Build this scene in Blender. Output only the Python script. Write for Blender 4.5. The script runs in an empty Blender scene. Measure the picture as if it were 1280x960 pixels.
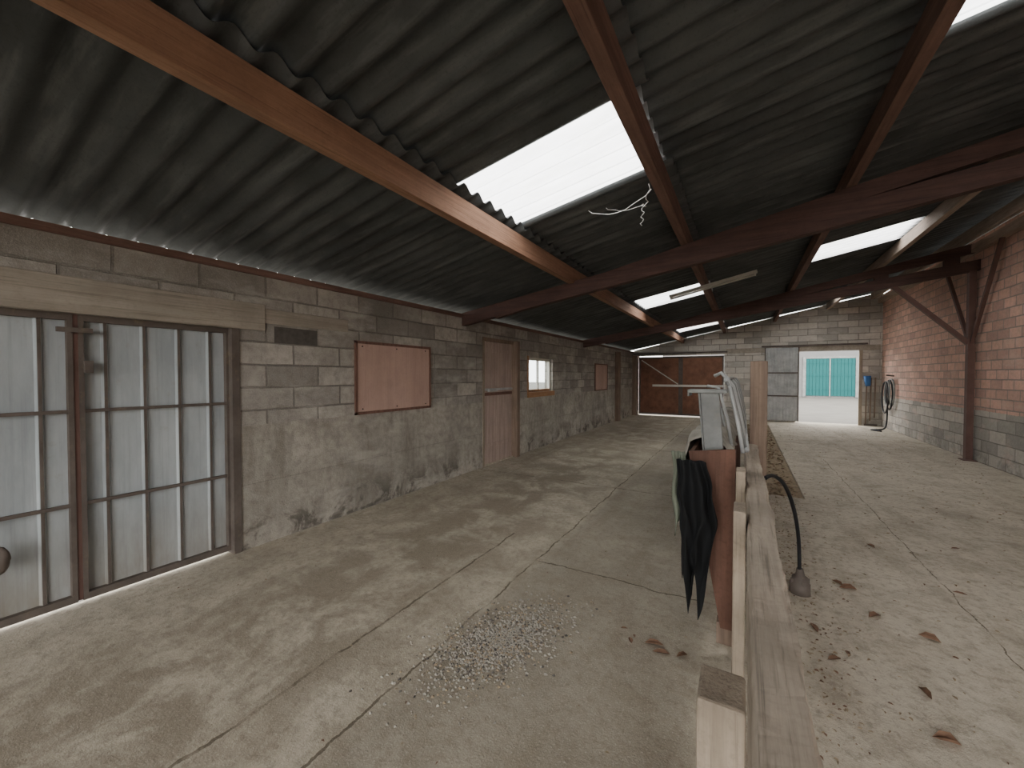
import bpy, math, random
from mathutils import Vector, Matrix, noise as mnoise
random.seed(7)
S=bpy.context.scene
# ---------------------------------------------------------------- shader helpers
class G:
    def __init__(s,name):
        s.m=bpy.data.materials.new(name); s.m.use_nodes=True; s.nt=s.m.node_tree
        s.b=s.nt.nodes['Principled BSDF']; s.out=s.nt.nodes['Material Output']
        s.b.inputs['Specular IOR Level'].default_value=0.25
        tc=s.nt.nodes.new('ShaderNodeTexCoord'); s.co=tc.outputs['Object']
        sp=s.nt.nodes.new('ShaderNodeSeparateXYZ'); s.nt.links.new(s.co,sp.inputs[0])
        s.x,s.y,s.z=sp.outputs
    def put(s,sock,v):
        if isinstance(v,bpy.types.NodeSocket): s.nt.links.new(v,sock)
        elif isinstance(v,(tuple,list)) and len(v)==3 and sock.type=='RGBA': sock.default_value=(*v,1)
        else: sock.default_value=v
    def math(s,op,a,b=0.0,clamp=False):
        n=s.nt.nodes.new('ShaderNodeMath'); n.operation=op; n.use_clamp=clamp
        s.put(n.inputs[0],a); s.put(n.inputs[1],b); return n.outputs[0]
    def vec(s,x,y,z):
        n=s.nt.nodes.new('ShaderNodeCombineXYZ')
        for i,v in enumerate((x,y,z)): s.put(n.inputs[i],v)
        return n.outputs[0]
    def scale(s,v,sc):
        n=s.nt.nodes.new('ShaderNodeMapping'); s.put(n.inputs['Vector'],v); n.inputs['Scale'].default_value=sc; return n.outputs[0]
    def noise(s,scale,detail=5,rough=.6,v=None,dist=0):
        n=s.nt.nodes.new('ShaderNodeTexNoise'); s.put(n.inputs['Vector'],v or s.co)
        n.inputs['Scale'].default_value=scale; n.inputs['Detail'].default_value=detail
        n.inputs['Roughness'].default_value=rough; n.inputs['Distortion'].default_value=dist
        return n.outputs['Fac']
    def rng(s,f,a,b,c=0.,d=1.):
        n=s.nt.nodes.new('ShaderNodeMapRange'); s.put(n.inputs[0],f)
        for i,v in enumerate((a,b,c,d)): n.inputs[i+1].default_value=v
        return n.outputs[0]
    def mix(s,f,a,b,mode='MIX'):
        n=s.nt.nodes.new('ShaderNodeMix'); n.data_type='RGBA'; n.blend_type=mode
        s.put(n.inputs[0],f); s.put(n.inputs[6],a); s.put(n.inputs[7],b); return n.outputs[2]
    def bump(s,h,st=.5,d=.01,norm=None):
        n=s.nt.nodes.new('ShaderNodeBump'); s.put(n.inputs['Height'],h)
        n.inputs['Strength'].default_value=st; n.inputs['Distance'].default_value=d
        if norm is not None: s.put(n.inputs['Normal'],norm)
        s.put(s.b.inputs['Normal'],n.outputs[0]); return n.outputs[0]
    def fin(s,col,rough=.9,metal=0.):
        s.put(s.b.inputs['Base Color'],col); s.put(s.b.inputs['Roughness'],rough); s.put(s.b.inputs['Metallic'],metal); return s.m

def bricktex(g,v,c1,c2,mortar,w,h,ms=.012):
    n=g.nt.nodes.new('ShaderNodeTexBrick'); g.put(n.inputs['Vector'],v)
    g.put(n.inputs['Color1'],c1); g.put(n.inputs['Color2'],c2); g.put(n.inputs['Mortar'],mortar)
    n.inputs['Scale'].default_value=1; n.inputs['Mortar Size'].default_value=ms
    n.inputs['Mortar Smooth'].default_value=.3
    n.inputs['Brick Width'].default_value=w; n.inputs['Row Height'].default_value=h
    return n.outputs['Color'],n.outputs['Fac']

def wall_mat(name,axis,split,lower,upper,tint=1.0,grime=.6):
    g=G(name); u=g.y if axis=='Y' else g.x
    wob=g.math('MULTIPLY',g.math('SUBTRACT',g.noise(3,2),.5),.014)
    v=g.vec(g.math('ADD',u,wob),g.math('ADD',g.z,wob),0.)
    def t(c): return tuple(k*tint for k in c)
    parts={}
    if 'block' in (lower,upper):
        parts['block']=bricktex(g,v,t((.52,.485,.43)),t((.27,.255,.23)),t((.22,.205,.185)),.5,.2,.010)
    if 'brick' in (lower,upper):
        parts['brick']=bricktex(g,v,t((.68,.42,.335)),t((.46,.285,.23)),t((.30,.25,.215)),.33,.16,.011)
    if 'poured' in (lower,upper):
        n=g.noise(2.2,6,.65)
        c=g.mix(g.rng(n,.36,.64),t((.30,.28,.24)),t((.60,.56,.485)))
        dr=g.noise(1,5,.65,v=g.scale(g.co,(5,5,1.1)))
        c=g.mix(g.rng(dr,.50,.66,0,.6),c,t((.20,.185,.155)))
        line=g.math('LESS_THAN',g.math('ABSOLUTE',g.math('SUBTRACT',g.z,.56)),.005)
        c=g.mix(g.math('MULTIPLY',line,.35),c,t((.18,.165,.14)))
        parts['poured']=(c,line)
    edge=g.math('GREATER_THAN',g.math('ADD',g.z,g.math('MULTIPLY',g.math('SUBTRACT',g.noise(6,4),.5),.05)),split)
    col=g.mix(edge,parts[lower][0],parts[upper][0])
    bf=g.mix(edge,parts[lower][1],parts[upper][1])
    n1=g.noise(1.1,6,.65); n2=g.noise(14,6,.7); n3=g.noise(90,3,.7)
    col=g.mix(g.rng(n1,.42,.68,0,.65*grime),col,t((.14,.128,.11)))
    col=g.mix(g.rng(n2,.42,.68,0,.55*min(1,grime+.2)),col,t((.19,.175,.15)),'MIX')
    col=g.mix(g.rng(n3,.52,.75,0,.3),col,t((.66,.61,.54)))
    foot=g.math('MULTIPLY',g.rng(g.z,.40,.12),g.rng(g.noise(3.1,6,.7,dist=.5),.49,.57),True)
    col=g.mix(g.math('MULTIPLY',foot,.75 if grime>.5 else .35),col,(.085,.075,.065))
    col=g.mix(g.rng(g.noise(1.7,5,.6,v=g.scale(g.co,(1,1,2.5))),.54,.68,0,.4),col,t((.60,.565,.505)) if upper!='brick' else t((.60,.45,.38)))
    h=g.math('SUBTRACT',g.math('MULTIPLY',n2,.6),bf)
    h=g.math('ADD',h,g.math('MULTIPLY',n3,.35))
    g.bump(h,.9,.014)
    return g.fin(col,.93)

def wood_mat(name,c1,c2,axis,sc=1.0,rough=.8,dirt=.4,crack=.55):
    g=G(name); s=[26.,26.,26.]; s['XYZ'.index(axis)]=1.2
    v=g.scale(g.co,tuple(k*sc for k in s))
    n=g.noise(1,5,.65,v=v,dist=.4); n2=g.noise(2.3,5,.6); s2=[90.,90.,90.]; s2['XYZ'.index(axis)]=2
    n3=g.noise(1,3,.6,v=g.scale(g.co,tuple(s2))); n4=g.noise(35,5,.7)
    col=g.mix(g.rng(n,.3,.7),c1,c2)
    col=g.mix(g.rng(n2,.45,.72,0,dirt),col,tuple(k*.35 for k in c1))
    col=g.mix(g.rng(n4,.5,.7,0,dirt*.8),col,tuple(k*.5 for k in c1))
    col=g.mix(g.rng(n3,.56,.70,0,crack),col,tuple(k*.35 for k in c1))
    g.bump(g.math('SUBTRACT',n,n3),.6,.006)
    return g.fin(col,rough)

def metal_mat(name,c1,c2,rust=.3,metal=.6,rough=.45,foot=False,sc=4,vert=False):
    g=G(name); n=g.noise(sc,5,.65,v=g.scale(g.co,(1.6,1.6,.45)) if vert else None); n2=g.noise(9,6,.7); 
    col=g.mix(g.rng(n,.35,.65),c1,c2)
    if vert:
        st=g.noise(1,5,.6,v=g.scale(g.co,(20,40,1.2))); col=g.mix(g.rng(st,.5,.7,0,.35),col,tuple(k*.6 for k in c2))
    f=g.rng(n2,.62-.12*rust,.74,0,rust)
    if foot:
        f2=g.math('MULTIPLY',g.rng(g.z,.60,.0),g.rng(n,.3,.6,.3,1),True)
        f=g.math('MAXIMUM',f,g.math('MULTIPLY',f2,.7))
    col=g.mix(f,col,(.26,.21,.14))
    g.bump(n2,.12,.004)
    return g.fin(col,g.rng(n2,.3,.7,rough-.1,rough+.2),g.math('MULTIPLY',g.math('SUBTRACT',1.,f),metal))

def flat_mat(name,c,rough=.8,metal=0.,var=.35,sc=6):
    g=G(name); n=g.noise(sc,5,.6)
    col=g.mix(g.rng(n,.35,.7,0,var),c,tuple(k*.4 for k in c))
    g.bump(n,.2,.005); return g.fin(col,rough,metal)

# ---------------------------------------------------------------- materials
M={}
M['wl']=wall_mat('left_wall_concrete','Y',1.07,'poured','block',1.0,.85)
M['wr']=wall_mat('right_wall_brick','Y',.9,'block','brick',1.15,.35)
M['wf']=wall_mat('far_wall_block','X',-1,'poured','block',1.25,.3)
M['rail']=wood_mat('weathered_rail_wood',(.50,.43,.345),(.29,.24,.19),'Y',.8,dirt=.5,crack=.8)
M['post']=wood_mat('post_wood',(.30,.22,.165),(.18,.13,.10),'Z')
M['postl']=wood_mat('pale_post_wood',(.42,.35,.27),(.25,.205,.155),'Z',dirt=.6)
M['pur_new']=wood_mat('purlin_pine',(.38,.22,.145),(.25,.14,.09),'Y',dirt=.4)
M['pur']=wood_mat('purlin_wood_dark',(.25,.15,.12),(.14,.085,.068),'Y')
M['pur_pale']=wood_mat('purlin_wood_pale',(.42,.33,.27),(.27,.21,.17),'Y')
M['beam']=wood_mat('truss_wood_dark',(.12,.068,.058),(.065,.040,.035),'X')
M['steel']=flat_mat('brown_painted_steel',(.16,.095,.08),.6,.2)
M['lintel']=wood_mat('lintel_concrete_board',(.42,.375,.31),(.28,.25,.205),'Y',.5)
M['galv']=metal_mat('galvanised_door_sheet',(.45,.49,.50),(.33,.365,.38),.3,.0,.75,True,3,True)
M['galv2']=metal_mat('galvanised_tube',(.50,.51,.50),(.34,.35,.345),.2,.3,.5)
M['galvd']=metal_mat('dull_galvanised_plate',(.27,.28,.27),(.17,.175,.17),.4,.2,.6)
M['rustbar']=metal_mat('rusty_angle_bar',(.11,.092,.08),(.16,.135,.118),.5,.2,.75)
M['rustdoor']=metal_mat('rust_brown_sheet',(.25,.125,.08),(.16,.082,.055),.2,.0,.8)
M['board']=wood_mat('pink_hatch_board',(.58,.40,.335),(.47,.32,.26),'Z',.15,dirt=.25,crack=.15)
M['frame']=wood_mat('hatch_frame_wood',(.24,.13,.10),(.15,.085,.065),'Z')
M['plank']=wood_mat('door_plank_wood',(.56,.44,.38),(.37,.285,.245),'Z',.8,dirt=.3)
M['orange']=wood_mat('window_frame_wood',(.50,.28,.15),(.36,.20,.11),'Y')
M['osb']=wood_mat('brown_strand_board',(.17,.088,.062),(.08,.045,.034),'Z',.3,dirt=.7)
M['black']=flat_mat('black_cloth',(.012,.013,.014),.9)
M['grey']=flat_mat('grey_cloth',(.34,.32,.275),.95,0,.7,12)
M['green']=flat_mat('green_grey_cloth',(.20,.22,.17),.95)
M['rubber']=flat_mat('black_rubber',(.02,.02,.022),.5)
M['white']=flat_mat('white_enamel',(.62,.60,.54),.5,0,.25)
M['dark']=flat_mat('dark_recess',(.03,.03,.028),.95)
M['dblock']=flat_mat('dark_block',(.12,.11,.098),.95,0,.5,20)
M['teal']=flat_mat('teal_paint',(.008,.10,.10),.6,0,.2)
M['facade']=flat_mat('facade_render',(.20,.20,.195),.9,0,.2,2)
M['ground']=flat_mat('outside_ground',(.135,.128,.112),.95,0,.4,1)
M['leaf']=flat_mat('dry_leaf',(.22,.13,.085),.8,0,.6,20)
M['straw']=flat_mat('straw_litter',(.38,.30,.20),.9,0,.7,20)
M['pebble']=flat_mat('gravel',(.46,.43,.37),.95,0,.9,60)
M['bluep']=flat_mat('blue_plastic',(.05,.16,.40),.5)
M['rag']=flat_mat('dusty_rag',(.20,.17,.15),.95)
def webm():
    g=G('cobweb_silk'); return g.fin((.7,.7,.68),.9)
M['web']=webm()
g=G('fibre_cement_sheet')
n=g.noise(1.3,6,.65); n2=g.noise(1,5,.6,v=g.scale(g.co,(1.5,14,1.5)));n3=g.noise(60,3,.7)
c=g.mix(g.rng(n,.35,.7),(.098,.106,.108),(.052,.057,.058)); c=g.mix(g.rng(n2,.5,.75,0,.6),c,(.19,.20,.20)); c=g.mix(g.rng(n3,.55,.75,0,.4),c,(.03,.032,.032))
g.bump(n3,.3,.004); M['roof']=g.fin(c,.65)
g=G('translucent_roof_sheet'); nt=g.nt
n=g.noise(3,4,.6,v=g.scale(g.co,(1,6,1)))
tr=nt.nodes.new('ShaderNodeBsdfTranslucent'); tp=nt.nodes.new('ShaderNodeBsdfTransparent'); mx=nt.nodes.new('ShaderNodeMixShader')
cc=g.mix(g.rng(n,.35,.7),(.95,.96,.97),(.80,.81,.80)); g.put(tr.inputs[0],cc); g.put(tp.inputs[0],cc); mx.inputs[0].default_value=.45
nt.links.new(tr.outputs[0],mx.inputs[1]); nt.links.new(tp.outputs[0],mx.inputs[2]); nt.links.new(mx.outputs[0],g.out.inputs[0])
M['sky']=g.m
g=G('window_glass'); nt=g.nt
tp=nt.nodes.new('ShaderNodeBsdfTransparent'); tp.inputs[0].default_value=(.85,.88,.88,1); gl=nt.nodes.new('ShaderNodeBsdfGlossy'); gl.inputs['Roughness'].default_value=.05
mx=nt.nodes.new('ShaderNodeMixShader'); mx.inputs[0].default_value=.06
nt.links.new(tp.outputs[0],mx.inputs[1]); nt.links.new(gl.outputs[0],mx.inputs[2]); nt.links.new(mx.outputs[0],g.out.inputs[0]); M['glass']=g.m
# floor
g=G('barn_floor_concrete')
n1=g.noise(.55,6,.6,dist=.3); n2=g.noise(2.4,7,.68,dist=.4); n3=g.noise(22,6,.75); n4=g.noise(120,3,.7); n5=g.noise(6,6,.7)
c=g.mix(g.rng(n1,.35,.65),(.43,.385,.30),(.57,.515,.41))
right=g.rng(g.x,.1,.5); c=g.mix(g.math('MULTIPLY',right,.6),c,(.64,.585,.48))
band=g.math('MULTIPLY',g.rng(g.math('ABSOLUTE',g.math('ADD',g.x,2.35)),1.2,.2),g.rng(n2,.40,.54),True)
c=g.mix(g.math('MULTIPLY',band,.6),c,(.20,.16,.115))
mid=g.math('MULTIPLY',g.rng(g.math('ABSOLUTE',g.math('ADD',g.x,.80)),.66,.56),g.rng(g.noise(1.3,6,.7),.28,.58,.35,1),True)
c=g.mix(g.math('MULTIPLY',mid,.6),c,(.235,.21,.17))
tracks=g.noise(1,6,.65,v=g.scale(g.co,(3.2,.5,1)),dist=.5)
c=g.mix(g.rng(tracks,.50,.66,0,.4),c,(.25,.21,.155))
c=g.mix(g.rng(n2,.47,.67,0,.45),c,(.26,.22,.165))
c=g.mix(g.rng(n5,.50,.66,0,.5),c,(.27,.23,.17))
c=g.mix(g.rng(n3,.49,.63,0,.5),c,(.22,.185,.14))
c=g.mix(g.rng(n4,.55,.70,0,.45),c,(.74,.68,.57))
wx=g.math('ADD',g.x,g.math('MULTIPLY',g.math('SUBTRACT',g.noise(2.5,5,.7),.5),.10))
wy=g.math('ADD',g.y,g.math('MULTIPLY',g.math('SUBTRACT',g.noise(2.9,5,.7),.5),.14))
def ln(v,p,w): return g.math('LESS_THAN',g.math('ABSOLUTE',g.math('SUBTRACT',v,p)),w)
j=ln(wx,-1.45,.007); 
j=g.math('MAXIMUM',j,g.math('MULTIPLY',ln(wx,-1.88,.008),g.math('LESS_THAN',g.y,3.3)))
lf=g.math('LESS_THAN',g.x,0.); lm=g.math('MULTIPLY',lf,g.math('GREATER_THAN',g.x,-1.45))
for p in (2.9,8.4): j=g.math('MAXIMUM',j,g.math('MULTIPLY',ln(wy,p,.008),lm))
for p in (5.3,): j=g.math('MAXIMUM',j,g.math('MULTIPLY',ln(wy,p,.008),lf))
j=g.math('MAXIMUM',j,g.math('MULTIPLY',ln(wx,1.25,.004),g.math('LESS_THAN',g.y,9.)))
j=g.math('MULTIPLY',j,g.rng(g.noise(4,4),.38,.50,.25,1))
c=g.mix(g.math('MULTIPLY',j,.8),c,(.10,.08,.055))
h=g.math('ADD',g.math('MULTIPLY',n3,.6),g.math('MULTIPLY',n4,.3))
g.bump(h,.65,.015); M['floor']=g.fin(c,.92)

# ---------------------------------------------------------------- mesh helpers
class MB:
    def __init__(s): s.v=[];s.f=[];s.mi=[];s.mats=[];s.sm=[]
    def mid(s,m):
        if m not in s.mats: s.mats.append(m)
        return s.mats.index(m)
    def add(s,vs,fs,m,smooth=False):
        o=len(s.v); s.v+=[tuple(p) for p in vs]; k=s.mid(m)
        for f in fs: s.f.append(tuple(o+i for i in f)); s.mi.append(k); s.sm.append(smooth)
    def hexa(s,p,m): s.add(p,[(0,3,2,1),(4,5,6,7),(0,1,5,4),(1,2,6,5),(2,3,7,6),(3,0,4,7)],m)
    def box(s,a,b,m):
        x0,y0,z0=a;x1,y1,z1=b
        s.hexa([(x0,y0,z0),(x1,y0,z0),(x1,y1,z0),(x0,y1,z0),(x0,y0,z1),(x1,y0,z1),(x1,y1,z1),(x0,y1,z1)],m)
    def beam(s,p0,p1,w,h,m,up=(0,0,1)):
        p0=Vector(p0);p1=Vector(p1);d=(p1-p0).normalized();u=Vector(up)
        r=d.cross(u).normalized(); u=r.cross(d).normalized(); r*=w/2;u*=h/2
        s.hexa([p0-r-u,p0+r-u,p0+r+u,p0-r+u,p1-r-u,p1+r-u,p1+r+u,p1-r+u],m)
    def tube(s,pts,r,m,n=8,caps=True):
        pts=[Vector(p) for p in pts]; vs=[];fs=[]; ref=None
        for i,p in enumerate(pts):
            d=(pts[min(i+1,len(pts)-1)]-pts[max(i-1,0)]).normalized()
            if ref is None: ref=Vector((0,0,1)) if abs(d.z)<.9 else Vector((1,0,0))
            a=d.cross(ref).normalized(); b=a.cross(d).normalized(); ref=b
            rr=r[i] if isinstance(r,(list,tuple)) else r
            for k in range(n):
                t=2*math.pi*k/n; vs.append(p+a*rr*math.cos(t)+b*rr*math.sin(t))
        for i in range(len(pts)-1):
            for k in range(n): fs.append((i*n+k,i*n+(k+1)%n,(i+1)*n+(k+1)%n,(i+1)*n+k))
        if caps: fs.append(tuple(range(n))[::-1]); fs.append(tuple((len(pts)-1)*n+k for k in range(n)))
        s.add(vs,fs,m,True)
    def grid(s,fn,nu,nv,m,smooth=True):
        vs=[fn(i/nu,j/nv) for j in range(nv+1) for i in range(nu+1)]
        fs=[(j*(nu+1)+i,j*(nu+1)+i+1,(j+1)*(nu+1)+i+1,(j+1)*(nu+1)+i) for j in range(nv) for i in range(nu)]
        s.add(vs,fs,m,smooth)
    def obj(s,name,parent=None,bevel=0,solid=0):
        me=bpy.data.meshes.new(name); me.from_pydata(s.v,[],s.f)
        for m in s.mats: me.materials.append(M[m])
        for p,i,sm in zip(me.polygons,s.mi,s.sm): p.material_index=i; p.use_smooth=sm
        me.update(); o=bpy.data.objects.new(name,me); S.collection.objects.link(o)
        if parent: o.parent=parent
        if bevel:
            b=o.modifiers.new('bevel','BEVEL'); b.width=bevel; b.segments=2; b.limit_method='ANGLE'
        if solid:
            b=o.modifiers.new('solid','SOLIDIFY'); b.thickness=solid; b.offset=0
        return o
def empty(name):
    o=bpy.data.objects.new(name,None); S.collection.objects.link(o); return o
def R(x): return 2.5+.21*(x+3.7)      # roof underside height

XL,XR,YF,YB=-3.7,3.55,15.8,-4.5
# ---------------------------------------------------------------- room shell
b=MB()
b.box((XL-.1,YB,-.2),(.06,YF+.25,0),'floor'); b.box((.06,YB,-.2),(.66,6.0,0),'floor'); b.box((.06,14.6,-.2),(.66,YF+.25,0),'floor')
b.box((.66,YB,-.2),(XR+.05,YF+.25,0),'floor'); b.box((.06,6.0,-.2),(.66,14.6,-.03),'straw')
b.obj('floor')
b=MB(); b.box((-60,-40,-.3),(60,90,-.045),'ground'); b.obj('ground')
# left wall
b=MB(); x0,x1=XL-.2,XL; T=2.38
DY0,DY1,DT=-.15,1.76,1.9
def lw(y0,y1,z0,z1,m='wl'): b.box((x0,y0,z0),(x1,y1,z1),m)
lw(YB,DY0,0,T); lw(DY0,DY1,DT,T)
lw(DY1,3.0,0,T); lw(3.0,4.08,0,1.1);lw(3.0,4.08,1.86,T)
lw(4.08,5.42,0,T); lw(5.42,6.45,2.12,T); lw(6.45,7.02,0,T)
lw(7.02,8.2,0,1.17);lw(7.02,8.2,1.87,T); lw(8.2,11.15,0,T)
lw(11.15,12.25,0,1.1);lw(11.15,12.25,1.83,T); lw(12.25,YF+.2,0,T)
b.obj('wall_left')
b=MB(); b.box((XR,YB,0),(XR+.2,YF+.2,3.93),'wr'); b.obj('wall_right')
# far wall
b=MB(); y0,y1=YF,YF+.2
for xa,xb,za,zb in ((XL,-3.52,0,2.44),(-3.52,-.6,2.26,2.44),(-.6,1.45,0,2.44),(3.05,XR,0,2.44)): b.box((xa,y0,za),(xb,y1,zb),'wf')
b.hexa([(XL,y0,2.44),(XR,y0,2.44),(XR,y1,2.44),(XL,y1,2.44),(XL,y0,R(XL)-.02),(XR,y0,R(XR)-.02),(XR,y1,R(XR)-.02),(XL,y1,R(XL)-.02)],'wf')
b.obj('wall_far')
b=MB(); b.box((-.55,YF-.03,2.28),(3.5,YF-.001,2.44),'lintel'); b.obj('trim_1')
b=MB(); b.box((XL-.15,YB,T),(XL+.03,YF,T+.055),'pur'); b.obj('trim_2')
b=MB(); b.box((XL+.001,YB,1.9),(XL+.025,1.98,2.13),'lintel'); b.box((XL+.001,1.98,1.97),(XL+.012,2.85,2.1),'lintel'); b.obj('trim_3',bevel=.004)
# ---------------------------------------------------------------- roof sheets
PUR=[-1.94,-.595,.857,2.25,3.3]
PITCH=.177
rows=[(-4.05,-1.85),(-2.0,-.50),(-.66,.95),(.79,2.34),(2.18,3.95)]
def sheet(b,x0,x1,y0,y1,m):
    nw=max(1,int(round((y1-y0)/PITCH*10)))
    def fn(u,v):
        x=x0+(x1-x0)*u; y=y0+(y1-y0)*v
        lift=.034*(1-u)
        return (x,y,R(x)+.05+lift+.026*math.cos(2*math.pi*y/PITCH))
    b.grid(fn,6,nw,m)
ya,yb=-4.6,16.2
SK=[(-15*PITCH,-10*PITCH),(PITCH*14,PITCH*19.2),(PITCH*45,PITCH*50.5),(PITCH*75.5,PITCH*81)]  # first and last spans are added out of sight to bring in daylight
b=MB()
for k,(xa,xb) in enumerate(rows):
    segs=[(ya,yb)]
    if k in (1,3):
        e_=[ya]+[q for s in SK for q in s]+[yb]; segs=[(e_[i],e_[i+1]) for i in range(0,len(e_),2)]
    for s0,s1 in segs: sheet(b,xa,xb,s0,s1,'roof')
b.obj('ceiling',solid=.006)
for k in (1,3):
    for s0,s1 in SK:
        b=MB(); sheet(b,rows[k][0],rows[k][1]-.05,s0,s1,'sky'); b.obj('skylight')
# purlins
for i,x in enumerate(PUR):
    b=MB(); z=R(x)
    mats=['pur_new','pur','pur','pur_pale','pur_pale']
    b.box((x-.04,ya+.1,z-.175),(x+.04,yb-.42,z+.01),mats[i]); b.obj('purlin',bevel=.004)
# trusses
def truss(Y,brace=True):
    e=empty('roof_truss')
    b=MB()
    zl=lambda x:2.36+.15*(x-XL)
    b.hexa([(XL,Y-.05,zl(XL)-.1),(XR,Y-.05,zl(XR)-.1),(XR,Y+.05,zl(XR)-.1),(XL,Y+.05,zl(XL)-.1),
            (XL,Y-.05,zl(XL)+.09),(XR,Y-.05,zl(XR)+.09),(XR,Y+.05,zl(XR)+.09),(XL,Y+.05,zl(XL)+.09)],'beam')
    b.obj('bottom_chord',e,.004)
    b=MB(); zu=lambda x:R(x)-.18
    b.hexa([(XL+.6,Y-.045,zu(XL+.6)-.12),(XR,Y-.045,zu(XR)-.17),(XR,Y+.045,zu(XR)-.17),(XL+.6,Y+.045,zu(XL+.6)-.12),
            (XL+.6,Y-.045,zu(XL+.6)),(XR,Y-.045,zu(XR)),(XR,Y+.045,zu(XR)),(XL+.6,Y+.045,zu(XL+.6))],'beam')
    b.obj('top_chord',e,.004)
    b=MB()
    for x in (-.6,.86,2.25,3.2):
        if zu(x)-.17>zl(x)+.09: b.box((x-.1,Y-.04,zl(x)+.05),(x+.1,Y+.04,zu(x)-.1),'beam')
    b.obj('packing_block',e)
    b=MB(); xp=XR-.09
    b.box((xp-.045,Y-.05,0),(xp+.045,Y+.05,zl(xp)-.08),'steel'); b.box((xp-.09,Y-.1,0),(xp+.09,Y+.1,.015),'steel')
    b.beam((xp-.03,Y,2.08),(2.42,Y,zl(2.42)-.08),.07,.07,'steel')
    b.beam((xp,Y-.04,2.08),(xp,Y-.95,3.66),.05,.05,'steel',(1,0,0)); b.beam((xp,Y+.04,2.08),(xp,Y+1.1,3.66),.05,.05,'steel',(1,0,0))
    b.obj('wall_post_with_braces',e)
for Y in (4.92,10.2,-.6+.0): truss(Y)
b=MB(); b.box((XR-.12,YB,3.66),(XR-.005,YF-.01,3.8),'pur_pale'); b.obj('trim_4',bevel=.004)

# fluorescent fixture under purlins
e=empty('fluorescent_light'); b=MB()
p0=Vector((-1.1,7.2,R(-1.1)-.21)); p1=Vector((.16,7.2,R(.16)-.21))
b.beam(p0,p1,.07,.045,'white'); b.obj('housing',e,.004)
b=MB(); d=(p1-p0).normalized(); dz=Vector((0,0,-.045))
b.tube([p0+d*.04+dz,p1-d*.04+dz],.014,'white',10)
for q in (p0+d*.03,p1-d*.03): b.beam(q+dz*1.3,q,.03,.03,'white',(0,1,0))
b.obj('tube',e)

# ---------------------------------------------------------------- metal double door (left)
e=empty('door_1')
def leaf(y0,y1,nm):
    xs=XL-.09
    b=MB(); n=int(round((y1-y0)/.235)); st=(y1-y0-.06)/n
    prof=[(y0+.02,0)]
    for k in range(n):
        c=y0+.03+st*(k+.5)
        prof+=[(c-.020,0),(c-.010,.016),(c+.010,.016),(c+.020,0)]
    prof.append((y1-.02,0))
    vs=[];fs=[]
    for (y,dx) in prof: vs+=[(xs+dx,y,.035),(xs+dx,y,1.90)]
    for k in range(len(prof)-1): fs.append((2*k,2*k+2,2*k+3,2*k+1))
    b.add(vs,fs,'galv'); b.obj(nm+'_sheet',e,solid=.003)
    b=MB()
    for k in range(n):
        c=y0+.03+st*(k+.5); b.box((xs+.017,c-.008,.06),(xs+.021,c+.008,1.88),'rustbar')  # dark strips along the rib crests, painting in their shadow lines
    for z in (.66,1.27): b.box((xs+.022,y0+.01,z-.011),(xs+.040,y1-.01,z+.011),'rustbar')
    for z in (.045,1.88): b.box((xs+.0,y0,z-.022),(xs+.045,y1,z+.022),'rustbar')
    for y in (y0,y1-.025): b.box((xs-.01,y,.03),(xs+.046,y+.025,1.895),'rustbar')
    b.obj(nm+'_frame',e)
leaf(.84,1.722,'right_leaf'); leaf(-.12,.815,'left_leaf')
b=MB(); b.box((XL-.10,.805,.03),(XL-.05,.845,1.9),'steel'); b.box((XL-.2,1.715,0),(XL+.012,1.775,1.9),'rustbar'); b.box((XL-.12,-.15,0),(XL+.01,-.11,1.9),'rustbar')
b.box((XL-.04,.74,1.78),(XL-.01,.9,1.81),'rustbar'); b.box((XL-.04,.86,1.52),(XL-.01,.9,1.6),'rustbar')
b.obj('jambs_and_bolt',e)
b=MB()
def rag(u,v):
    th=2*math.pi*u; ph=math.pi*v; r=.055*(1+.25*mnoise.noise(Vector((math.cos(th)*2,math.sin(th)*2,v*4))))
    return (XL+.02+r*.7*math.sin(ph)*math.cos(th),.48+r*math.sin(ph)*math.sin(th),.44+r*1.5*math.cos(ph))
b.grid(rag,16,12,'rag'); b.tube([(XL-.045,.48,.64),(XL-.01,.48,.60),(XL+.02,.48,.5)],.008,'rag'); b.obj('cloth_rag')

# hatches
def hatch(y0,y1,z0,z1):
    e=empty('window_hatch'); b=MB()
    b.box((XL-.03,y0+.03,z0+.03),(XL+.012,y1-.03,z1-.03),'board')
    b.obj('panel',e,.003)
    b=MB()
    for a,c in (((y0,z0),(y1,z0+.03)),((y0,z1-.03),(y1,z1)),((y0,z0),(y0+.03,z1)),((y1-.03,z0),(y1,z1))):
        b.box((XL-.03,a[0],a[1]),(XL+.022,c[0],c[1]),'frame')
    b.obj('frame',e)
    b=MB()
    for yy in (y0+.1,(y0+y1)/2,y1-.1):
        for zz in (z0+.06,z1-.06): b.tube([(XL+.012,yy,zz),(XL+.017,yy,zz)],.008,'dark',8)
    b.obj('nails',e)
hatch(2.93,4.15,1.07,1.89); hatch(11.1,12.3,1.07,1.86)
b=MB(); b.box((XL-.05,2.07,1.80),(XL+.004,2.49,1.95),'dblock'); b.obj('dark_wall_block')
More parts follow.
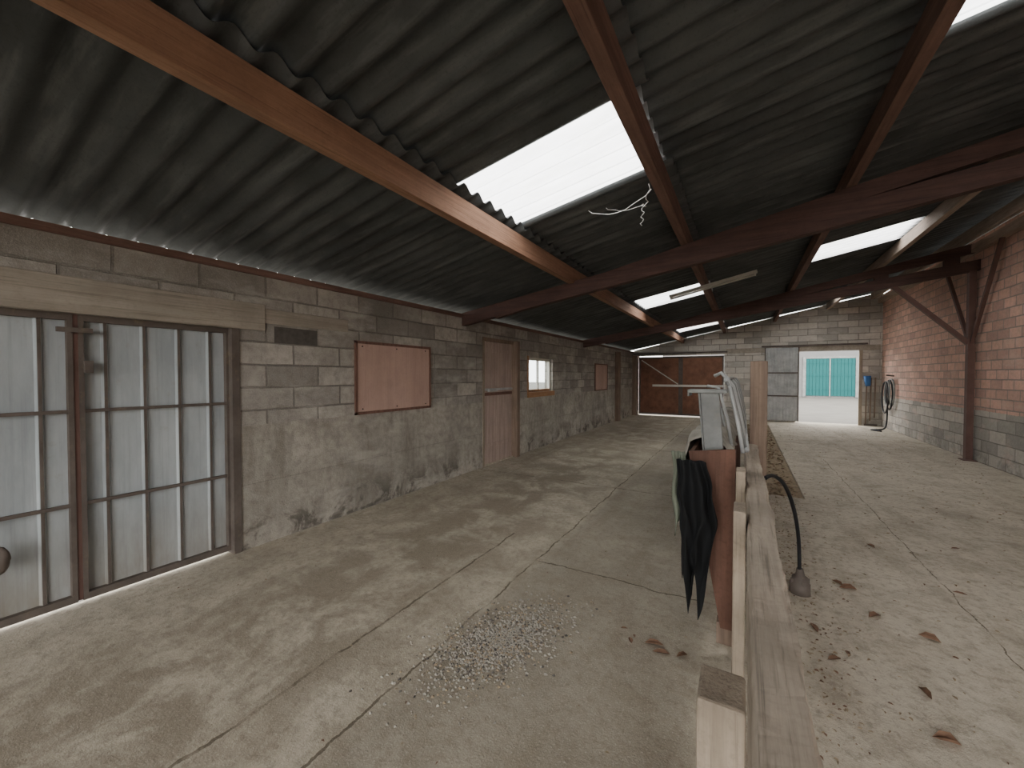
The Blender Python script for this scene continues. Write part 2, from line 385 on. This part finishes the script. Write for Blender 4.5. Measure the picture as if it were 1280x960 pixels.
# personnel door
e=empty('door_2'); b=MB(); 
for k in range(8):
    y=5.47+k*.118; b.box((XL-.05,y+.003,.015),(XL-.02,y+.115,2.08),'plank')
b.box((XL-.055,5.47,.01),(XL-.05,6.42,2.08),'frame')
b.obj('planks',e,.003)
b=MB(); b.box((XL-.2,5.42,0),(XL+.01,5.47,2.12),'postl'); b.box((XL-.2,6.42,0),(XL+.09,6.52,2.14),'post'); b.box((XL-.2,5.42,2.08),(XL+.01,6.5,2.14),'post'); b.box((XL-.2,5.42,-.04),(XL-.0,6.5,.018),'floor'); b.obj('frame',e)
b=MB(); b.box((XL-.02,5.48,1.25),(XL-.005,6.4,1.29),'galv2'); b.box((XL-.02,5.48,1.17),(XL-.008,6.4,1.22),'frame'); b.box((XL-.02,5.6,1.235),(XL+.02,5.85,1.275),'galv2')
for z in (.3,1.9): b.box((XL-.02,5.48,z),(XL-.012,6.38,z+.06),'plank')
b.obj('latch',e)
# window
e=empty('window_1'); b=MB(); y0,y1,z0,z1=7.02,8.2,1.17,1.87
b.box((XL-.12,y0,z0),(XL-.06,y0+.05,z1),'white'); b.box((XL-.12,y1-.05,z0),(XL-.06,y1,z1),'white'); b.box((XL-.12,y0,z1-.05),(XL-.06,y1,z1),'white')
b.box((XL-.12,y0,z0),(XL-.06,y1,z0+.05),'orange'); b.box((XL-.11,(y0+y1)/2-.02,z0),(XL-.07,(y0+y1)/2+.02,z1),'white'); b.obj('sash',e)
b=MB(); b.box((XL-.095,y0+.04,z0+.04),(XL-.09,y1-.04,z1-.04),'glass'); b.obj('pane',e)
b=MB(); b.box((XL-.2,y0-.04,z0-.10),(XL+.03,y1+.04,z0-.0),'orange'); b.box((XL-.0,y0-.04,z0),(XL+.02,y0,z1+.03),'orange'); b.obj('sill',e)
# far rust doors
e=empty('door_3'); b=MB(); Y=YF+.04
for xa,xb in ((-3.5,-2.02),(-2.0,-.61)):
    b.box((xa,Y+.012,.05),(xb,Y+.02,2.22),'rustdoor')
    n=9; st=(xb-xa)/n
    for k in range(n): b.box((xa+k*st+.006,Y,.05),(xa+(k+1)*st-.006,Y+.012,2.22),'rustdoor')
b.box((-2.03,Y-.01,.05),(-1.98,Y,2.22),'rustbar')
b.obj('sheets',e)
b=MB()
for xa,xb in ((-3.5,-2.03),(-1.99,-.61)):
    for z in (.08,2.19): b.box((xa,Y-.03,z-.03),(xb,Y,z+.03),'rustbar')
    for x in (xa,xb-.05): b.box((x,Y-.03,.05),(x+.05,Y,2.22),'rustbar')
b.box((-3.0,Y-.05,1.10),(-.62,Y-.03,1.18),'white')
b.beam((-3.4,Y-.04,2.1),(-2.1,Y-.04,1.2),.03,.06,'white',(0,1,0)); b.box((-3.7,YF-.06,2.31),(-.5,YF-.02,2.37),'rustbar')
b.obj('frame_and_rail',e)
b=MB(); b.box((XL+.002,13.2,0),(XL+.12,13.45,2.3),'post'); b.box((XL+.002,YF-.25,0),(XL+.16,YF-.02,2.28),'post'); b.obj('timber_pier')
# far grey sliding leaf
e=empty('door_4'); b=MB(); xa,xb=.62,1.5
prof=[];n=10
for k in range(n):
    x=xa+(xb-xa)*k/n; w=(xb-xa)/n
    prof+=[(x,0),(x+w*.55,0),(x+w*.65,.02),(x+w*.9,.02)]
prof.append((xb,0)); vs=[];fs=[]
for x,dy in prof: vs+=[(x,YF-.06-dy,.05),(x,YF-.06-dy,2.42)]
for k in range(len(prof)-1): fs.append((2*k,2*k+2,2*k+3,2*k+1))
b.add(vs,fs,'galv2'); b.obj('sheet',e,solid=.003)
b=MB()
for z in (.07,.85,1.6,2.40): b.box((xa,YF-.055,z-.025),(xb,YF-.03,z+.025),'rustbar')
for z in (.85,1.6): b.box((xa,YF-.1,z-.02),(xb,YF-.08,z+.02),'rustbar')
for x in (xa-.03,xb): b.box((x,YF-.09,.04),(x+.03,YF-.03,2.43),'rustbar')
b.box((.5,YF-.09,2.45),(3.2,YF-.035,2.5),'rustbar'); b.obj('frame_and_rail',e)
b=MB(); b.box((3.02,YF-.02,0),(3.1,YF+.0,2.44),'postl'); b.obj('trim_5')
# outside building
e=empty('outbuilding'); b=MB(); b.box((-6,36,-.05),(14,42,4.2),'facade'); b.hexa([(-6.3,35.6,4.2),(14.3,35.6,4.2),(14.3,42,4.2),(-6.3,42,4.2),(-6.3,39,5.6),(14.3,39,5.6),(14.3,39.2,5.6),(-6.3,39.2,5.6)],'roof'); b.obj('walls',e)
b=MB()
for k in range(14): b.box((3.9+k*.2,35.93,.08),(3.9+k*.2+.185,35.99,2.75),'teal')
b.box((3.8,35.9,2.75),(6.8,35.99,2.9),'galvd'); b.box((5.25,35.88,.05),(5.32,35.93,2.75),'galvd'); b.box((3.72,35.88,.0),(3.9,35.99,2.9),'galvd'); b.box((6.7,35.88,.0),(6.85,35.99,2.9),'galvd')
for z in (.5,1.5,2.4): b.box((3.9,35.9,z),(6.7,35.93,z+.06),'teal')
b.obj('teal_gate',e)
# ---------------------------------------------------------------- foreground fence
e=empty('wooden_fence')
b=MB()
def rail(u,v):
    y=-.9+4.65*v; k=int(round(u*8))
    sec=[(-.044,-.05),(-.044,-.0),(-.044,.042),(-.036,.05),(0,.05),(.036,.05),(.044,.042),(.044,-.0),(.044,-.05)]
    dx,dz=sec[k]; nn=mnoise.noise(Vector((k*.7,y*5,1)))*.007; n2=mnoise.noise(Vector((3,y*.8,1)))*.010
    n3=mnoise.noise(Vector((k*1.7,y*22,5)))*.003
    return (.059+dx+nn+n2+n3,y,.90+dz+nn+n3)
b.grid(rail,8,260,'rail',False)
b.add([rail(k/8,1.0) for k in range(9)],[tuple(range(9))],'rail'); b.add([rail(0,0),rail(1,0),rail(1,1),rail(0,1)],[(0,1,2,3)],'rail')
b.obj('top_rail',e)
b=MB(); b.box((-.095,1.08,0),(.012,1.22,.70),'postl'); b.obj('short_post',e,.008)
b=MB(); b.box((-.03,1.72,0),(.012,1.86,.99),'postl'); b.obj('upright_plank',e,.005)
b=MB(); b.box((-.03,2.3,0),(.012,2.42,1.02),'postl'); b.box((-.028,2.36,.55),(.0,3.8,.68),'rail');b.obj('upright_board',e,.005)
b=MB(); b.box((.045,3.78,0),(.165,3.90,1.62),'post'); b.obj('tall_post',e,.006)
b=MB(); b.box((.0,-.75,0),(.1,-.63,.85),'postl'); b.obj('rear_post',e,.006)
b=MB(); b.box((.03,5.4,-.0),(.06,13.5,.35),'post'); b.obj('low_kerb_board',e,.004)
# ---------------------------------------------------------------- feed trough
e=empty('feed_trough')
b=MB(); y0=2.48
b.hexa([(-.10,y0,.10),(-.035,y0,.10),(-.035,y0+.02,.10),(-.10,y0+.02,.10),(-.27,y0,1.07),(-.035,y0,1.10),(-.035,y0+.02,1.10),(-.27,y0+.02,1.07)],'osb'); b.obj('end_board',e)
b=MB()
b.hexa([(-.10,y0+.02,.12),(-.085,y0+.02,.12),(-.085,7,.12),(-.10,7,.12),(-.27,y0+.02,1.06),(-.25,y0+.02,1.06),(-.25,7,1.06),(-.27,7,1.06)],'osb')
b.hexa([(-.05,y0+.02,.12),(-.035,y0+.02,.12),(-.035,7,.12),(-.05,7,.12),(-.05,y0+.02,1.0),(-.035,y0+.02,1.0),(-.035,7,1.0),(-.05,7,1.0)],'osb')
b.box((-.1,y0+.02,.1),(-.035,7,.12),'osb')
for y in (3.4,5.0,6.9): b.box((-.12,y,0),(-.035,y+.08,.12),'post')
b.box((-.12,y0+.02,0),(-.035,y0+.09,.12),'post')
b.obj('side_boards',e)
b=MB()
b.hexa([(-.165,2.62,.55),(-.06,2.62,.55),(-.06,2.68,.55),(-.165,2.68,.55),(-.225,2.62,1.40),(-.125,2.62,1.40),(-.125,2.68,1.40),(-.225,2.68,1.40)],'galvd')
b.box((-.29,2.58,1.40),(-.08,2.74,1.42),'galvd'); b.box((-.29,2.58,1.38),(-.28,2.74,1.42),'galvd'); b.box((-.195,2.612,1.0),(-.13,2.62,1.05),'rustbar')
b.hexa([(-.17,2.60,.6),(-.16,2.60,.6),(-.16,2.7,.6),(-.17,2.7,.6),(-.235,2.60,1.4),(-.225,2.60,1.4),(-.225,2.70,1.4),(-.235,2.70,1.4)],'galvd')
b.obj('galvanised_bracket',e,.003)
b=MB()
b.tube([(-.10,2.92,1.47),(-.12,5.0,1.48),(-.13,7.0,1.47)],.014,'galv2')
b.tube([(.02,2.92,1.03),(.01,7.0,1.03)],.014,'galv2')
for k in range(12):
    y=2.95+k*.36
    b.tube([(-.105,y,1.47),(-.07,y+.01,1.42),(-.015,y+.02,1.18),(.015,y+.02,1.03)],.010,'galv2' if k%3 else 'galvd',8)
b.tube([(-.17,3.0,1.50),(-.13,2.98,1.52),(-.09,2.97,1.48),(-.03,2.9,1.2),(.0,2.86,1.02)],.012,'galv2')
b.tube([(-.22,3.1,1.43),(-.15,3.08,1.42),(-.09,3.05,1.2),(-.06,3.0,1.0)],.011,'galv2')
b.tube([(-.26,3.5,1.38),(-.18,3.48,1.37),(-.13,3.45,1.15),(-.10,3.4,1.0)],.011,'galvd')
b.obj('rack_tubes',e)
b=MB()
def drape(u,v):
    y=2.76+2.4*v; w=mnoise.noise(Vector((u*3,y*3.5,0)))*.035
    P=[(-.05,1.02),(-.12,1.11),(-.21,1.14),(-.30,1.10),(-.34,.95),(-.36,.78),(-.35,.62+.12*math.sin(y*5))]
    t=u*(len(P)-1); i=min(int(t),len(P)-2); f=t-i
    x=P[i][0]*(1-f)+P[i+1][0]*f; z=P[i][1]*(1-f)+P[i+1][1]*f
    return (x+w+.012*math.sin(y*14+u*2),y,z+w*.8+.012*math.sin(y*11)+.02*mnoise.noise(Vector((u*8,y*9,3))))
b.grid(drape,36,90,'grey'); b.obj('draped_grey_cloth',e,solid=.004)
b=MB()
def blk(u,v):
    z=1.03-.88*v*(1-.30*abs(math.sin(u*6.5+.9)))
    wd=.15+.06*math.sin(v*3.1)-.05*v
    x=-.325+wd*u+.035*v
    fold=.022*math.sin(u*17+v*2)+.03*mnoise.noise(Vector((u*5,v*4,2)))
    return (x+.02*mnoise.noise(Vector((u*2,v*5,7))),2.42+fold-.02*v,z)
b.grid(blk,40,30,'black'); b.obj('hanging_black_cloth',e,solid=.004)
b=MB()
def grn(u,v):
    z=1.06-.50*v*(1-.2*abs(math.sin(u*5))); 
    return (-.365+.07*u+.02*v+.008*math.sin(v*9),2.50+.015*math.sin(u*14+v*3),z)
b.grid(grn,16,20,'green'); b.obj('hanging_green_cloth',e,solid=.004)

# power plug and cable
e=empty('floor_socket_cable'); b=MB()
pts=[(.12,2.95,.86),(.17,3.05,.86),(.24,3.15,.78),(.30,3.25,.60),(.335,3.33,.38),(.345,3.36,.16)]
def smooth(pts,k=6):
    out=[];P=[Vector(p) for p in pts];P=[P[0]]+P+[P[-1]]
    for i in range(1,len(P)-2):
        for j in range(k):
            t=j/k; a,b_,c,d=P[i-1],P[i],P[i+1],P[i+2]
            out.append(.5*((2*b_)+(c-a)*t+(2*a-5*b_+4*c-d)*t*t+(3*b_-a-3*c+d)*t**3))
    out.append(P[-2]); return out
b.tube(smooth(pts),.012,'rubber'); b.obj('cable',e)
b=MB(); b.tube([(.35,3.37,0),(.35,3.37,.07),(.35,3.37,.075),(.35,3.37,.11),(.35,3.37,.112),(.348,3.365,.17)],[.062,.06,.05,.048,.03,.02],'rustbar',16)
for a in range(4):
    t=a*math.pi/2+.4; b.beam((.35+.05*math.cos(t),3.37+.05*math.sin(t),.0),(.35+.05*math.cos(t),3.37+.05*math.sin(t),.1),.015,.02,'rustbar',(1,0,0))
b.obj('socket_base',e)
# hose coils at far right
e=empty('garden_hose'); b=MB()
for k,(y,r,z) in enumerate(((14.6,.30,1.15),(14.7,.34,1.08),(14.8,.28,1.12),(14.9,.36,1.0))):
    pts=[(XR-.07-.02*k,y+r*.8*math.sin(t*2*math.pi/24),z+r*1.2*math.cos(t*2*math.pi/24)-.1) for t in range(25)]
    b.tube(pts,.02,'rubber' if k%2 else 'galvd')
b.tube(smooth([(XR-.08,14.9,.6),(XR-.1,14.85,.2),(XR-.2,14.7,.03),(XR-.5,14.5,.02),(XR-.35,14.2,.02)]),.02,'rubber')
b.obj('coil',e); b=MB(); b.tube([(XR-.002,14.7,1.5),(XR-.16,14.7,1.52)],.02,'rustbar'); b.obj('hook',e)
e=empty('hanging_tools'); b=MB()
for k,x in enumerate((3.18,3.28,3.38)): b.tube([(x,YF-.05,.05+.1*k),(x+.02,YF-.03,1.45)],.018,'post')
b.tube([(3.2,YF-.08,1.5),(3.22,YF-.08,1.2)],[.09,.06],'bluep',12); b.box((3.15,YF-.06,.0),(3.45,YF-.02,.06),'rustbar'); b.obj('handles',e)
# ---------------------------------------------------------------- leaf litter / gravel
def leaves(name,items,m):
    b=MB()
    for (x,y,s,z) in items:
        a=random.uniform(0,6.28); c,d=math.cos(a),math.sin(a); cu=random.uniform(.1,.35)*s; wd=random.uniform(.3,.55)
        loc=[(-.5,0,.0),(-.2,-wd*.5,1),(.2,-wd*.45,1),(.55,0,.25),(.2,wd*.45,1),(-.2,wd*.5,1),(-.1,0,.15),(.25,0,.1)]
        vs=[(x+s*(p*c-q*d),y+s*(p*d+q*c),z+.004+cu*r) for p,q,r in loc]
        b.add(vs,[(0,1,6),(1,2,7,6),(2,3,7),(3,4,7),(4,5,6,7),(5,0,6)],random.choice(m))
    return b.obj(name)
it=[(-.54,2.27,.05,0),(-.53,2.32,.03,0),(-.42,2.30,.10,0),(-.37,2.25,.09,0),(-.27,2.28,.07,0),(-.60,2.36,.04,0),
    (.377,2.93,.09,0),(.65,3.59,.11,0),(.60,3.65,.08,0),(.72,3.26,.09,0),(.93,3.13,.09,0),(.753,2.58,.08,0),(.735,2.28,.09,0),(.43,2.66,.08,0),(.5,2.75,.05,0),(1.3,3.9,.07,0),(.98,4.6,.08,0),(1.6,4.9,.07,0)]
leaves('dry_leaves',it,['leaf'])
it=[]
for k in range(1700):
    x=random.uniform(.3,3.4); y=random.uniform(1.0,15) 
    it.append((x,y,random.uniform(.007,.028),0))
for k in range(900): it.append((random.gauss(.36,.13),random.uniform(1.2,6),random.uniform(.006,.025),0))
for k in range(900): it.append((random.uniform(.1,.62),random.uniform(6.05,14.5),random.uniform(.03,.07),-.03))
for k in range(450): it.append((random.uniform(-3.6,-.2),random.uniform(1.0,12),random.uniform(.006,.02),0))
it=[q for q in it if q[0]>.14 or q[0]<-.15 or q[1]>7]
leaves('leaf_litter',it,['leaf','straw','straw'])
b=MB()
def pebble(x,y,s):
    j=lambda:random.uniform(.6,1.2)*s
    vs=[(x+j(),y,s*.3),(x-j(),y,s*.3),(x,y+j(),s*.3),(x,y-j(),s*.3),(x,y,s*.9),(x,y,-s*.2)]
    b.add(vs,[(0,2,4),(2,1,4),(1,3,4),(3,0,4),(2,0,5),(1,2,5),(3,1,5),(0,3,5)],random.choice(['pebble','pebble','pebble','pebble','straw','dblock']))
for k in range(4600):
    r=abs(random.gauss(0,.66)); t=random.uniform(0,6.28)
    pebble(-1.18+.22*r*math.cos(t)+.09*r*math.sin(t),1.90+.38*r*math.sin(t),random.uniform(.004,.012))
b.obj('spilled_gravel')
# cobweb strands
b=MB()
def strand(p0,p1,sag,r=.0022):
    p0=Vector(p0);p1=Vector(p1); pts=[]
    for k in range(11):
        t=k/10; p=p0.lerp(p1,t); p.z-=sag*4*t*(1-t); p.x+=.015*math.sin(k*1.9); pts.append(p)
    b.tube(pts,r,'web',5)
z2=R(-.6)-.18
strand((-.645,3.3,z2),(-1.25,3.55,R(-1.25)+.0),.10,.0025)
strand((-.645,3.2,z2),(-.75,3.5,z2-.02),.08,.0025)
strand((-.75,3.5,z2-.02),(-.76,3.5,z2-.2),.0,.002)
strand((-.75,3.5,z2-.02),(-1.1,3.6,R(-1.1)-.02),.04,.002)
b.obj('cobweb')

# ---------------------------------------------------------------- light, camera
w=bpy.data.worlds.new('overcast_sky'); S.world=w; w.use_nodes=True
bg=w.node_tree.nodes['Background']; bg.inputs[0].default_value=(1.0,.98,.96,1); bg.inputs[1].default_value=7.6
cam=bpy.data.cameras.new('camera'); co=bpy.data.objects.new('camera',cam); S.collection.objects.link(co)
cam.sensor_width=36; cam.lens=500/1280*36; cam.clip_start=.02; cam.clip_end=300
co.location=(0,0,1.5); co.rotation_euler=(math.radians(90-1.15),0,math.radians(30.1)); S.camera=co
